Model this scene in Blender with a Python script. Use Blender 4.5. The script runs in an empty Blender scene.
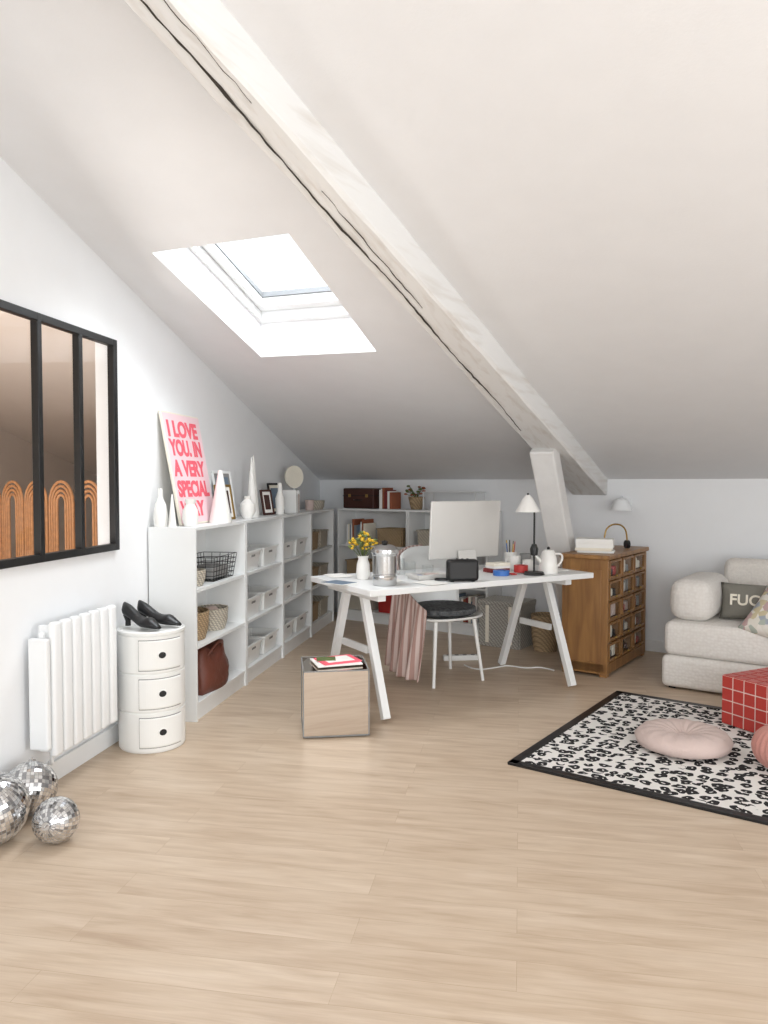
import bpy, bmesh, math, random
from mathutils import Vector, Matrix
random.seed(7)
R=math.radians
sc=bpy.context.scene
sc.view_settings.view_transform='Standard'
sc.view_settings.look='None'

# ------------------------------------------------------------ materials
def lin(c):
    return tuple((v/12.92 if v<=0.04045 else ((v+0.055)/1.055)**2.4) for v in c)
def hexc(h):
    h=h.lstrip('#'); return lin(tuple(int(h[i:i+2],16)/255 for i in (0,2,4)))
def newmat(name):
    m=bpy.data.materials.new(name); m.use_nodes=True
    nt=m.node_tree; b=nt.nodes['Principled BSDF']
    return m,nt,b
def N(nt,t,**k):
    n=nt.nodes.new(t)
    for a,v in k.items():
        if a in n.inputs: n.inputs[a].default_value=v
        else: setattr(n,a,v)
    return n
def M(name,h,rough=.5,metal=0,bump=0,bscale=60,var=.04,vscale=6,coat=0,sheen=0,trans=0):
    m,nt,b=newmat(name); c=hexc(h); L=nt.links
    tc=N(nt,'ShaderNodeTexCoord'); no=N(nt,'ShaderNodeTexNoise',Scale=vscale,Detail=3.0)
    L.new(tc.outputs['Object'],no.inputs['Vector'])
    r=N(nt,'ShaderNodeValToRGB')
    r.color_ramp.elements[0].position=.3; r.color_ramp.elements[1].position=.7
    r.color_ramp.elements[0].color=(*[v*(1-var) for v in c],1)
    r.color_ramp.elements[1].color=(*[min(1,v*(1+var)) for v in c],1)
    L.new(no.outputs['Fac'],r.inputs['Fac']); L.new(r.outputs['Color'],b.inputs['Base Color'])
    b.inputs['Roughness'].default_value=rough; b.inputs['Metallic'].default_value=metal
    b.inputs['Coat Weight'].default_value=coat; b.inputs['Sheen Weight'].default_value=sheen
    b.inputs['Transmission Weight'].default_value=trans
    if bump:
        n2=N(nt,'ShaderNodeTexNoise',Scale=bscale,Detail=4.0); L.new(tc.outputs['Object'],n2.inputs['Vector'])
        bp=N(nt,'ShaderNodeBump',Strength=bump,Distance=.01); L.new(n2.outputs['Fac'],bp.inputs['Height']); L.new(bp.outputs['Normal'],b.inputs['Normal'])
    return m
WALL=M('wall_paint','#F1F2F3',.85,bump=.05,bscale=120,var=.01)
CEIL=M('ceiling_paint','#EBEBEC',.9,bump=.06,bscale=90,var=.012)
TRIM=M('trim_white','#EEEFEF',.5,var=.01)
WHITE=M('white_lacquer','#ECEDEC',.38,var=.01)
WHITEP=M('white_plastic','#F0F0ED',.3,var=.01)
WHITEM=M('white_metal','#F0F1F1',.35,var=.01)
CERAM=M('white_ceramic','#EFEDE8',.3,var=.02)
def beam_mat():
    m,nt,b=newmat('beam_whitewash');L=nt.links
    tc=N(nt,'ShaderNodeTexCoord');mp=N(nt,'ShaderNodeMapping');mp.vector_type='TEXTURE';mp.inputs['Rotation'].default_value=(0,0,R(-17.5));mp.inputs['Scale'].default_value=(.045,.7,.06)
    L.new(tc.outputs['Object'],mp.inputs['Vector'])
    n=N(nt,'ShaderNodeTexNoise',Scale=1.2,Detail=6.0,Distortion=.3);L.new(mp.outputs[0],n.inputs['Vector'])
    r=N(nt,'ShaderNodeValToRGB');cr=r.color_ramp;cr.elements[0].position=.25;cr.elements[0].color=(*hexc('#D8D3CD'),1);cr.elements[1].position=.5;cr.elements[1].color=(*hexc('#E9E8E6'),1)
    L.new(n.outputs['Fac'],r.inputs['Fac']);L.new(r.outputs['Color'],b.inputs['Base Color']);b.inputs['Roughness'].default_value=.85
    bp=N(nt,'ShaderNodeBump',Strength=.45,Distance=.008);L.new(n.outputs['Fac'],bp.inputs['Height']);L.new(bp.outputs['Normal'],b.inputs['Normal'])
    return m
BEAMM=beam_mat()
POSTM=M('post_whitewash','#E6E4E1',.85,bump=.5,bscale=14,var=.04,vscale=7)
DARK=M('dark_gap','#3A342E',.9)
BLACK=M('black_satin','#0E0E10',.4)
BLACKM=M('black_metal','#101112',.45)
SILVER=M('silver_metal','#C4C4C4',.18,metal=1,var=.03)
ALU=M('aluminium','#D6D3CE',.4,metal=.1,var=.01)
MIRROR=M('mirror_glass','#C2B6A9',.03,metal=1,var=.0)
BRASS=M('brass','#A98A50',.35,metal=.8)
PINKP=M('poster_paper','#F3D3D8',.7,var=.01)
PINK=M('coral_ink','#F26676',.7)
PINKC=M('pale_pink_fabric','#CFBAB2',.9,bump=.3,bscale=120,sheen=.1)
PINKR=M('rose_fabric','#C98E83',.9,bump=.3,bscale=120,sheen=.1)
BOUCLE=M('cream_boucle','#E2DCD4',.95,bump=.8,bscale=90,sheen=.2,var=.05,vscale=60)
OLIVE=M('olive_grey_fabric','#817E75',.9,bump=.4,bscale=200)
CREAM=M('cream_fabric','#EFE8D8',.9,bump=.2)
BROWN=M('brown_leather','#6B3A2C',.5,bump=.3,bscale=40,var=.15)
GREYF=M('charcoal_wool','#56585A',.95,bump=.9,bscale=90,var=.5,vscale=45)
GREY=M('grey_fabric','#8F8E8C',.8,bump=.3)
LEAF=M('leaf_green','#5E6B3A',.6,var=.2)
YELL=M('yellow_petals','#D9B02F',.7,var=.2)
RED=M('red_plastic','#B8322F',.45)
MAROON=M('maroon_cloth','#7A2E2C',.7)
BLUE=M('blue_plastic','#3C6FB8',.45)
TERRA=M('terracotta','#9A5A3E',.8)
DKWOOD=M('dark_wood','#43241C',.5,var=.2)
PAPER=M('paper','#F3F1EC',.8,var=.02)
RATT=M('rattan','#C08A5C',.6,var=.15,vscale=30)
PEACH=M('adjacent_paint','#E9DDD3',.9,var=.01)
COND=M('book_cover_blue','#6C7C8C',.6)
def wicker(name,h):
    m,nt,b=newmat(name); L=nt.links; c=hexc(h)
    tc=N(nt,'ShaderNodeTexCoord')
    w=N(nt,'ShaderNodeTexWave',Scale=28.0,Distortion=2.0); w.bands_direction='Z'
    w2=N(nt,'ShaderNodeTexWave',Scale=20.0,Distortion=1.0); w2.bands_direction='DIAGONAL'
    L.new(tc.outputs['Object'],w.inputs['Vector']);L.new(tc.outputs['Object'],w2.inputs['Vector'])
    mx=N(nt,'ShaderNodeMath',operation='MULTIPLY');L.new(w.outputs['Fac'],mx.inputs[0]);L.new(w2.outputs['Fac'],mx.inputs[1])
    r=N(nt,'ShaderNodeValToRGB'); r.color_ramp.elements[0].color=(*[v*.5 for v in c],1); r.color_ramp.elements[1].color=(*c,1); r.color_ramp.elements[1].position=.5
    L.new(mx.outputs[0],r.inputs['Fac']);L.new(r.outputs['Color'],b.inputs['Base Color'])
    bp=N(nt,'ShaderNodeBump',Strength=.8,Distance=.006);L.new(mx.outputs[0],bp.inputs['Height']);L.new(bp.outputs['Normal'],b.inputs['Normal'])
    b.inputs['Roughness'].default_value=.75
    return m
WICK=wicker('wicker_natural','#CBAE88'); WICKW=wicker('wicker_pale','#E2D8C6'); WICKG=wicker('wicker_greywash','#C9C4BA')
def wood(name,h1,h2,scale=3,rough=.45,axis=(1,12,12)):
    m,nt,b=newmat(name); L=nt.links
    tc=N(nt,'ShaderNodeTexCoord');mp=N(nt,'ShaderNodeMapping');mp.inputs['Scale'].default_value=axis
    L.new(tc.outputs['Object'],mp.inputs['Vector'])
    no=N(nt,'ShaderNodeTexNoise',Scale=scale,Detail=6.0,Distortion=.6);L.new(mp.outputs[0],no.inputs['Vector'])
    r=N(nt,'ShaderNodeValToRGB');r.color_ramp.elements[0].position=.3;r.color_ramp.elements[1].position=.72
    r.color_ramp.elements[0].color=(*hexc(h1),1);r.color_ramp.elements[1].color=(*hexc(h2),1)
    L.new(no.outputs['Fac'],r.inputs['Fac']);L.new(r.outputs['Color'],b.inputs['Base Color']);b.inputs['Roughness'].default_value=rough
    return m
OAK=wood('honey_oak','#7E5835','#A67A48',2.5,.4,(8,8,1))
def floor_mat():
    m,nt,b=newmat('oak_laminate'); L=nt.links
    tc=N(nt,'ShaderNodeTexCoord')
    br=N(nt,'ShaderNodeTexBrick',Scale=1.0); br.offset=.37; br.inputs['Mortar Size'].default_value=.0009
    br.inputs['Brick Width'].default_value=1.25; br.inputs['Row Height'].default_value=.13; br.inputs['Mortar Smooth'].default_value=.3
    br.inputs['Color1'].default_value=(.0,.0,.0,1);br.inputs['Color2'].default_value=(1,1,1,1);br.inputs['Mortar'].default_value=(.5,.5,.5,1)
    L.new(tc.outputs['Object'],br.inputs['Vector'])
    mp=N(nt,'ShaderNodeMapping');mp.inputs['Scale'].default_value=(2.2,16,1);L.new(tc.outputs['Object'],mp.inputs['Vector'])
    add=N(nt,'ShaderNodeVectorMath',operation='ADD');L.new(mp.outputs[0],add.inputs[0])
    sx=N(nt,'ShaderNodeVectorMath',operation='SCALE');sx.inputs['Scale'].default_value=7.0;L.new(br.outputs['Color'],sx.inputs[0]);L.new(sx.outputs[0],add.inputs[1])
    n1=N(nt,'ShaderNodeTexNoise',Scale=1.4,Detail=7.0,Distortion=.5);L.new(add.outputs[0],n1.inputs['Vector'])
    r=N(nt,'ShaderNodeValToRGB');r.color_ramp.elements[0].position=.25;r.color_ramp.elements[1].position=.75
    r.color_ramp.elements[0].color=(*hexc('#B79F87'),1);r.color_ramp.elements[1].color=(*hexc('#D2BFAA'),1)
    e=r.color_ramp.elements.new(.5);e.color=(*hexc('#C7B29B'),1)
    L.new(n1.outputs['Fac'],r.inputs['Fac'])
    mp2=N(nt,'ShaderNodeMapping');mp2.inputs['Scale'].default_value=(8,200,1);L.new(tc.outputs['Object'],mp2.inputs['Vector'])
    n2=N(nt,'ShaderNodeTexNoise',Scale=1.0,Detail=3.0);L.new(mp2.outputs[0],n2.inputs['Vector'])
    mx=N(nt,'ShaderNodeMixRGB',blend_type='OVERLAY');mx.inputs['Fac'].default_value=.14
    L.new(r.outputs['Color'],mx.inputs[1]);L.new(n2.outputs['Fac'],mx.inputs[2])
    mo=N(nt,'ShaderNodeMixRGB',blend_type='MULTIPLY');mo.inputs[2].default_value=(.80,.75,.70,1)
    L.new(br.outputs['Fac'],mo.inputs['Fac']);L.new(mx.outputs[0],mo.inputs[1])
    vb=N(nt,'ShaderNodeMixRGB',blend_type='SOFT_LIGHT');vb.inputs['Fac'].default_value=.08
    L.new(mo.outputs[0],vb.inputs[1]);L.new(br.outputs['Color'],vb.inputs[2])
    L.new(vb.outputs[0],b.inputs['Base Color']);b.inputs['Roughness'].default_value=.42
    bp=N(nt,'ShaderNodeBump',Strength=.08,Distance=.002);L.new(n2.outputs['Fac'],bp.inputs['Height']);L.new(bp.outputs['Normal'],b.inputs['Normal'])
    return m
FLOOR=floor_mat()
def leopard():
    m,nt,b=newmat('leopard_pile'); L=nt.links
    tc=N(nt,'ShaderNodeTexCoord')
    n0=N(nt,'ShaderNodeTexNoise',Scale=22.0,Detail=1.0);L.new(tc.outputs['Object'],n0.inputs['Vector'])
    ms=N(nt,'ShaderNodeVectorMath',operation='SCALE');ms.inputs['Scale'].default_value=.045;L.new(n0.outputs['Color'],ms.inputs[0])
    ad=N(nt,'ShaderNodeVectorMath',operation='ADD');L.new(tc.outputs['Object'],ad.inputs[0]);L.new(ms.outputs[0],ad.inputs[1])
    v=N(nt,'ShaderNodeTexVoronoi',Scale=17.5,Randomness=.65);v.voronoi_dimensions='2D';L.new(ad.outputs[0],v.inputs['Vector'])
    r=N(nt,'ShaderNodeValToRGB');r.color_ramp.interpolation='CONSTANT'
    cr=r.color_ramp;cr.elements[0].color=(1,1,1,1);cr.elements[1].position=.08;cr.elements[1].color=(0,0,0,1)
    e=cr.elements.new(.41);e.color=(1,1,1,1)
    L.new(v.outputs['Distance'],r.inputs['Fac'])
    sb=N(nt,'ShaderNodeVectorMath',operation='SUBTRACT');L.new(ad.outputs[0],sb.inputs[0]);L.new(v.outputs['Position'],sb.inputs[1])
    sc2=N(nt,'ShaderNodeVectorMath',operation='SUBTRACT');sc2.inputs[1].default_value=(.5,.5,.5);L.new(v.outputs['Color'],sc2.inputs[0])
    nr1=N(nt,'ShaderNodeVectorMath',operation='NORMALIZE');L.new(sb.outputs[0],nr1.inputs[0])
    nr2=N(nt,'ShaderNodeVectorMath',operation='NORMALIZE');L.new(sc2.outputs[0],nr2.inputs[0])
    dt=N(nt,'ShaderNodeVectorMath',operation='DOT_PRODUCT');L.new(nr1.outputs[0],dt.inputs[0]);L.new(nr2.outputs[0],dt.inputs[1])
    gt=N(nt,'ShaderNodeMath',operation='GREATER_THAN');gt.inputs[1].default_value=.80;L.new(dt.outputs['Value'],gt.inputs[0])
    mx=N(nt,'ShaderNodeMath',operation='MAXIMUM');L.new(r.outputs['Color'],mx.inputs[0]);L.new(gt.outputs[0],mx.inputs[1])
    cm=N(nt,'ShaderNodeMixRGB');cm.inputs[1].default_value=(*hexc('#161516'),1);cm.inputs[2].default_value=(*hexc('#E6E2DD'),1)
    L.new(mx.outputs[0],cm.inputs['Fac']);L.new(cm.outputs[0],b.inputs['Base Color']);b.inputs['Roughness'].default_value=.95
    return m
LEO=leopard()
def stripe(name,c1,c2,scale,axis='X'):
    m,nt,b=newmat(name); L=nt.links
    tc=N(nt,'ShaderNodeTexCoord');sp=N(nt,'ShaderNodeSeparateXYZ');L.new(tc.outputs['UV'],sp.inputs[0])
    a=N(nt,'ShaderNodeMath',operation='MULTIPLY');a.inputs[1].default_value=scale;L.new(sp.outputs[axis],a.inputs[0])
    f=N(nt,'ShaderNodeMath',operation='FRACT');L.new(a.outputs[0],f.inputs[0])
    l=N(nt,'ShaderNodeMath',operation='LESS_THAN');l.inputs[1].default_value=.5;L.new(f.outputs[0],l.inputs[0])
    mx=N(nt,'ShaderNodeMixRGB');mx.inputs[1].default_value=(*hexc(c1),1);mx.inputs[2].default_value=(*hexc(c2),1)
    L.new(l.outputs[0],mx.inputs['Fac']);L.new(mx.outputs[0],b.inputs['Base Color']);b.inputs['Roughness'].default_value=.9
    return m
STRIPE=stripe('pink_striped_cotton','#DCC8C1','#B5938A',18)
REDTILE=M('red_tile','#BC3F37',.3,var=.06); GROUT=M('tile_grout','#EBD9D0',.8)
def patch():
    m,nt,b=newmat('patchwork_print'); L=nt.links
    tc=N(nt,'ShaderNodeTexCoord');v=N(nt,'ShaderNodeTexVoronoi',Scale=26.0);L.new(tc.outputs['Object'],v.inputs['Vector'])
    r=N(nt,'ShaderNodeValToRGB');r.color_ramp.interpolation='CONSTANT'
    cols=['#E6E1D8','#B4BBB0','#E2DDD2','#CFC3A0','#ECE7DE','#C6A9A6','#A9AFB8','#EAE5DC']
    cr=r.color_ramp;cr.elements[0].color=(*hexc(cols[0]),1);cr.elements[1].position=1/8;cr.elements[1].color=(*hexc(cols[1]),1)
    for i in range(2,8):
        e=cr.elements.new(i/8);e.color=(*hexc(cols[i]),1)
    sp=N(nt,'ShaderNodeSeparateColor');L.new(v.outputs['Color'],sp.inputs[0]);L.new(sp.outputs[0],r.inputs['Fac'])
    L.new(r.outputs['Color'],b.inputs['Base Color']);b.inputs['Roughness'].default_value=.9
    return m
PATCH=patch()
def glassmat():
    m=bpy.data.materials.new('clear_glass');m.use_nodes=True;nt=m.node_tree;nt.nodes.clear()
    o=N(nt,'ShaderNodeOutputMaterial');t=N(nt,'ShaderNodeBsdfTransparent');g=N(nt,'ShaderNodeBsdfGlossy');g.inputs['Roughness'].default_value=.02
    t.inputs['Color'].default_value=(.97,.98,.98,1)
    mx=N(nt,'ShaderNodeMixShader');fr=N(nt,'ShaderNodeLayerWeight');pw=N(nt,'ShaderNodeMath',operation='POWER');pw.inputs[1].default_value=3.0
    ml=N(nt,'ShaderNodeMath',operation='MULTIPLY_ADD');ml.inputs[1].default_value=.35;ml.inputs[2].default_value=.03
    nt.links.new(fr.outputs['Facing'],pw.inputs[0]);nt.links.new(pw.outputs[0],ml.inputs[0])
    nt.links.new(ml.outputs[0],mx.inputs[0]);nt.links.new(t.outputs[0],mx.inputs[1]);nt.links.new(g.outputs[0],mx.inputs[2]);nt.links.new(mx.outputs[0],o.inputs[0])
    return m
GLASS=glassmat()

# ------------------------------------------------------------ builders
def link(o): sc.collection.objects.link(o); return o
def G(name,loc=(0,0,0),rz=0,rot=None):
    e=bpy.data.objects.new(name,None);e.empty_display_size=.1;link(e);e.location=loc;e.rotation_euler=rot if rot else (0,0,R(rz));return e
def fin(bm,name,mat,parent=None,loc=(0,0,0),rot=(0,0,0),smooth=False,mats=None):
    bmesh.ops.recalc_face_normals(bm,faces=bm.faces)
    me=bpy.data.meshes.new(name);bm.to_mesh(me);bm.free()
    for mm in (mats or [mat]): me.materials.append(mm)
    if smooth:
        for p in me.polygons:p.use_smooth=True
    o=bpy.data.objects.new(name,me);link(o);o.location=loc;o.rotation_euler=rot
    if parent:o.parent=parent
    if smooth=='auto':
        md=o.modifiers.new('es','EDGE_SPLIT');md.split_angle=R(35)
    return o
def box(name,size,loc,mat,parent=None,rot=(0,0,0),bev=.003,seg=2,smooth=False):
    bm=bmesh.new();bmesh.ops.create_cube(bm,size=1)
    for v in bm.verts:v.co=Vector((v.co.x*size[0],v.co.y*size[1],v.co.z*size[2]))
    if bev>0:bmesh.ops.bevel(bm,geom=bm.edges[:],offset=min(bev,min(size)*.45),segments=seg,affect='EDGES',profile=.5)
    return fin(bm,name,mat,parent,loc,rot,'auto' if smooth else False)
def lathe(name,prof,mat,parent=None,loc=(0,0,0),rot=(0,0,0),seg=32,scale=(1,1)):
    bm=bmesh.new();rings=[]
    for r,z in prof:
        if r<1e-5: rings.append([bm.verts.new((0,0,z))])
        else: rings.append([bm.verts.new((r*scale[0]*math.cos(2*math.pi*i/seg),r*scale[1]*math.sin(2*math.pi*i/seg),z)) for i in range(seg)])
    for a,b in zip(rings,rings[1:]):
        for i in range(seg):
            j=(i+1)%seg
            if len(a)==1 and len(b)==1:continue
            if len(a)==1: bm.faces.new((a[0],b[i],b[j]))
            elif len(b)==1: bm.faces.new((a[i],a[j],b[0]))
            else: bm.faces.new((a[i],a[j],b[j],b[i]))
    return fin(bm,name,mat,parent,loc,rot,'auto')
def cyl(name,r,h,loc,mat,parent=None,rot=(0,0,0),r2=None,seg=28,bev=0):
    r2=r if r2 is None else r2
    return lathe(name,[(0,0),(r,0),(r2,h),(0,h)],mat,parent,loc,rot,seg)
def sph(name,r,loc,mat,parent=None,scale=(1,1,1),seg=24,rot=(0,0,0)):
    bm=bmesh.new();bmesh.ops.create_uvsphere(bm,u_segments=seg,v_segments=seg//2,radius=r)
    for v in bm.verts:v.co=Vector((v.co.x*scale[0],v.co.y*scale[1],v.co.z*scale[2]))
    return fin(bm,name,mat,parent,loc,rot,True)
def tube(name,pts,r,mat,parent=None,loc=(0,0,0),rot=(0,0,0),smooth=True,cyclic=False,res=4,radii=None):
    cu=bpy.data.curves.new(name,'CURVE');cu.dimensions='3D';cu.bevel_depth=r;cu.bevel_resolution=3;cu.use_fill_caps=True
    if smooth:
        s=cu.splines.new('NURBS');s.points.add(len(pts)-1)
        for i,p in enumerate(pts):s.points[i].co=(*p,1)
        s.use_endpoint_u=not cyclic;s.order_u=3;s.use_cyclic_u=cyclic;s.resolution_u=res
    else:
        s=cu.splines.new('POLY');s.points.add(len(pts)-1)
        for i,p in enumerate(pts):s.points[i].co=(*p,1)
        s.use_cyclic_u=cyclic
    if radii:
        for i,q in enumerate(radii):s.points[i].radius=q
    t=bpy.data.objects.new('tmp',cu);link(t);dg=bpy.context.evaluated_depsgraph_get();dg.update()
    me=bpy.data.meshes.new_from_object(t.evaluated_get(dg));bpy.data.objects.remove(t)
    me.materials.clear();me.materials.append(mat);me.name=name
    for p in me.polygons:p.use_smooth=True
    o=bpy.data.objects.new(name,me);link(o);o.location=loc;o.rotation_euler=rot
    if parent:o.parent=parent
    return o
def text(name,body,size,mat,parent,loc,rot,ext=.0008,sx=1,bold=.0,align='LEFT'):
    cu=bpy.data.curves.new(name,'FONT');cu.body=body;cu.size=size;cu.extrude=ext;cu.offset=bold;cu.align_x=align
    t=bpy.data.objects.new('tmp',cu);link(t);dg=bpy.context.evaluated_depsgraph_get();dg.update()
    me=bpy.data.meshes.new_from_object(t.evaluated_get(dg));bpy.data.objects.remove(t)
    me.materials.clear();me.materials.append(mat)
    o=bpy.data.objects.new(name,me);link(o);o.location=loc;o.rotation_euler=rot;o.scale=(sx,1,1);o.parent=parent;return o
def open_box(name,w,d,h,mat,parent=None,loc=(0,0,0),rot=(0,0,0),taper=.88,th=.006,lip=.008):
    bm=bmesh.new()
    def ring(w,d,z): return [bm.verts.new((x*w/2,y*d/2,z)) for x,y in ((-1,-1),(1,-1),(1,1),(-1,1))]
    rs=[ring(w*taper,d*taper,0),ring(w,d,h-.012),ring(w+lip*2,d+lip*2,h-.012),ring(w+lip*2,d+lip*2,h),ring(w-th*2,d-th*2,h),ring(w*taper-th*2,d*taper-th*2,th)]
    for a,b in zip(rs,rs[1:]):
        for i in range(4):bm.faces.new((a[i],a[(i+1)%4],b[(i+1)%4],b[i]))
    bm.faces.new(rs[0]);bm.faces.new(rs[-1])
    bmesh.ops.bevel(bm,geom=[e for e in bm.edges if abs(e.verts[0].co.z-e.verts[1].co.z)>.02],offset=.012,segments=2,affect='EDGES')
    return fin(bm,name,mat,parent,loc,rot)
def pillow(name,w,h,t,mat,parent=None,loc=(0,0,0),rot=(0,0,0),n=16,p=2.6):
    bm=bmesh.new();top=[];bot=[]
    for j in range(n+1):
        a=[];b=[]
        for i in range(n+1):
            u=-1+2*i/n;v=-1+2*j/n
            k=max(0,(1-abs(u)**p))**.5*max(0,(1-abs(v)**p))**.5
            x=u*w/2*(1-.06*(1-abs(v)**2)*abs(u));y=v*h/2*(1-.06*(1-abs(u)**2)*abs(v))
            zt=t/2*k
            e=(i in(0,n) or j in(0,n))
            vt=bm.verts.new((x,y,zt));a.append(vt);b.append(vt if e else bm.verts.new((x,y,-zt)))
        top.append(a);bot.append(b)
    for j in range(n):
        for i in range(n):
            bm.faces.new((top[j][i],top[j][i+1],top[j+1][i+1],top[j+1][i]))
            bm.faces.new((bot[j][i],bot[j+1][i],bot[j+1][i+1],bot[j][i+1]))
    return fin(bm,name,mat,parent,loc,rot,True)
def softbox(name,size,loc,mat,parent=None,rot=(0,0,0),bev=.05,puff=.01):
    bm=bmesh.new();bmesh.ops.create_cube(bm,size=1)
    for v in bm.verts:v.co=Vector((v.co.x*size[0],v.co.y*size[1],v.co.z*size[2]))
    bmesh.ops.bevel(bm,geom=bm.edges[:],offset=bev,segments=4,affect='EDGES',profile=.5)
    return fin(bm,name,mat,parent,loc,rot,True)

# ------------------------------------------------------------ room shell
def cz(x,y): return 3.03-.119*x-.255*y
E=Vector((.906,-.423,0));NV=Vector((.423,.906,0))
def en(e,n,z=0): return (E.x*e+NV.x*n, E.y*e+NV.y*n, z)
def wy(x,n=6.04): return (n-.423*x)/.906
def prism(bm,a,b,th,za0,zb0,za1,zb1):
    d=Vector((b[0]-a[0],b[1]-a[1],0)).normalized();nn=Vector((-d.y,d.x,0))*th
    A=Vector((a[0],a[1],0));B=Vector((b[0],b[1],0))
    P=[(A,za0),(B,zb0),(B+nn,zb0),(A+nn,za0),(A,za1),(B,zb1),(B+nn,zb1),(A+nn,za1)]
    v=[bm.verts.new((p.x,p.y,z)) for p,z in P]
    for f in ((0,1,2,3),(4,5,6,7),(0,1,5,4),(1,2,6,5),(2,3,7,6),(3,0,4,7)):bm.faces.new([v[i] for i in f])
def quad_slab(name,pts,z,th,mat):
    bm=bmesh.new();t=[bm.verts.new((x,y,z)) for x,y in pts];b=[bm.verts.new((x,y,z-th)) for x,y in pts]
    bm.faces.new(t);bm.faces.new(b)
    for i in range(len(pts)):bm.faces.new((t[i],t[(i+1)%len(pts)],b[(i+1)%len(pts)],b[i]))
    return fin(bm,name,mat)
XL,XR,YB=-2.0,3.4,-2.3
quad_slab('floor',[(-5.3,YB-.1),(XR+.1,YB-.1),(XR+.1,wy(XR)+.1),(-5.3,wy(-5.3)+.1)],0,.1,FLOOR)
WY0,WY1,WZ0,WZ1=2.31,3.575,.965,2.01
bm=bmesh.new()
def lw(y0,y1,z0=None,z1=None):
    prism(bm,(XL,y0),(XL,y1),.1,z0 or 0,z0 or 0,(z1 if z1 else cz(XL,y0)+.02),(z1 if z1 else cz(XL,y1)+.02))
lw(YB-.1,WY0);lw(WY1,wy(XL));lw(WY0,WY1,None,WZ0);lw(WY0,WY1,WZ1,None)
fin(bm,'wall_left',WALL)
bm=bmesh.new();a=en(1.08,6.04);b=en(-5.14,6.04)
prism(bm,b,a,.1,0,0,1.35,1.35);fin(bm,'wall_back',WALL)
# right wall (out of frame); its window opening is added for side fill light
bm=bmesh.new()
def rrw(y0,y1,z0,z1): prism(bm,(XR,y1),(XR,y0),.1,z0,z0,z1 or cz(XR,y1)+.02,z1 or cz(XR,y0)+.02)
rrw(1.9,wy(XR),0,None);rrw(YB,-.9,0,None);rrw(-.9,1.9,0,.6);rrw(-.9,1.9,2.0,None)
fin(bm,'wall_right',WALL)
W3=G('added_side_window',(XR+.05,.5,1.3))  # unseen frame added around the side fill lamp
for y in (-1.37,0,1.37): box('stile',(.07,.06,1.4),(0,y,0),TRIM,W3)
for z in (-.67,.67): box('rail',(.068,2.8,.06),(0,0,z),TRIM,W3)
bm=bmesh.new()
def rw(x0,x1,z0,z1): prism(bm,(x1,YB),(x0,YB),.1,z0,z0,z1 or cz(x1,YB)+.02,z1 or cz(x0,YB)+.02)
rw(XL-.1,-1.2,0,None);rw(2.6,XR+.1,0,None);rw(-1.2,2.6,0,.5);rw(-1.2,2.6,2.5,None)
fin(bm,'wall_rear',WALL)
hole=[(-1.69,3.38),(-.96,3.144),(-.795,4.27),(-1.555,4.51)]
outer=[(XL-.1,YB-.1),(XR+.1,YB-.1),(XR+.1,wy(XR)+.1),(XL-.1,wy(XL)+.15)]
TH=.34
bm=bmesh.new()
def ring(pts,dz): return [bm.verts.new((x,y,cz(x,y)+dz)) for x,y in pts]
ho,oo,hu,ou=ring(hole,0),ring(outer,0),ring(hole,TH),ring(outer,TH)
for i in range(4):
    j=(i+1)%4
    bm.faces.new((oo[i],oo[j],ho[j],ho[i]));bm.faces.new((ou[i],ou[j],hu[j],hu[i]))
    bm.faces.new((ho[i],ho[j],hu[j],hu[i]));bm.faces.new((oo[i],oo[j],ou[j],ou[i]))
fin(bm,'ceiling',CEIL)
W=G('window_1')
cx=sum(p[0] for p in hole)/4;cy=sum(p[1] for p in hole)/4
def sc_q(k): return [(cx+(x-cx)*k,cy+(y-cy)*k) for x,y in hole]
def ringprism(name,k0,k1,z0,z1,mat):
    bm=bmesh.new();rr=[]
    for k,z in ((k0,z0),(k1,z0),(k1,z1),(k0,z1)):
        rr.append([bm.verts.new((x,y,cz(x,y)+z)) for x,y in sc_q(k)])
    for a in range(4):
        b=(a+1)%4
        for i in range(4):
            j=(i+1)%4;bm.faces.new((rr[a][i],rr[a][j],rr[b][j],rr[b][i]))
    return fin(bm,name,mat,W)
GASK=M('window_gasket','#77797B',.7)
ringprism('frame',.995,.93,.20,.335,TRIM);ringprism('gasket',.935,.915,.27,.30,GASK);ringprism('sash',.915,.82,.25,.34,TRIM);ringprism('bead',.82,.80,.30,.33,GASK)
bm=bmesh.new();bm.faces.new([bm.verts.new((x,y,cz(x,y)+.325)) for x,y in sc_q(.81)]);fin(bm,'pane',GLASS,W)
W2=G('window_2',(0.7,YB-.05,1.5))
for x in (-1.87,-.63,.63,1.87): box('stile',(.06,.07,2.0),(x,0,0),TRIM,W2)
for z in (-.97,.97): box('rail',(3.8,.068,.06),(0,0,z),TRIM,W2)
box('baseboard_left',(.018,6.1,.09),(XL+.009,YB+3.05+.05,.045),TRIM)
box('baseboard_back',(3.4,.018,.09),en(-.75,6.03,.045),TRIM,rot=(0,0,R(-25)))

# interior window (black frame)
IW=G('window_3',(XL,0,0))
for k in range(5):
    y=WY0+.02+(WY1-WY0-.04)*k/4
    box('mullion',(.035,.038 if k in(0,4) else .030,WZ1-WZ0),(.004,y,(WZ0+WZ1)/2),BLACKM,IW)
for z in (WZ0+.017,WZ1-.017): box('rail',(.034,WY1-WY0,.034),(.004,(WY0+WY1)/2,z),BLACKM,IW)
bm=bmesh.new();bm.faces.new([bm.verts.new(p) for p in ((0,WY0+.01,WZ0+.01),(0,WY1-.01,WZ0+.01),(0,WY1-.01,WZ1-.01),(0,WY0+.01,WZ1-.01))]);fin(bm,'glazing',GLASS,IW)
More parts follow.
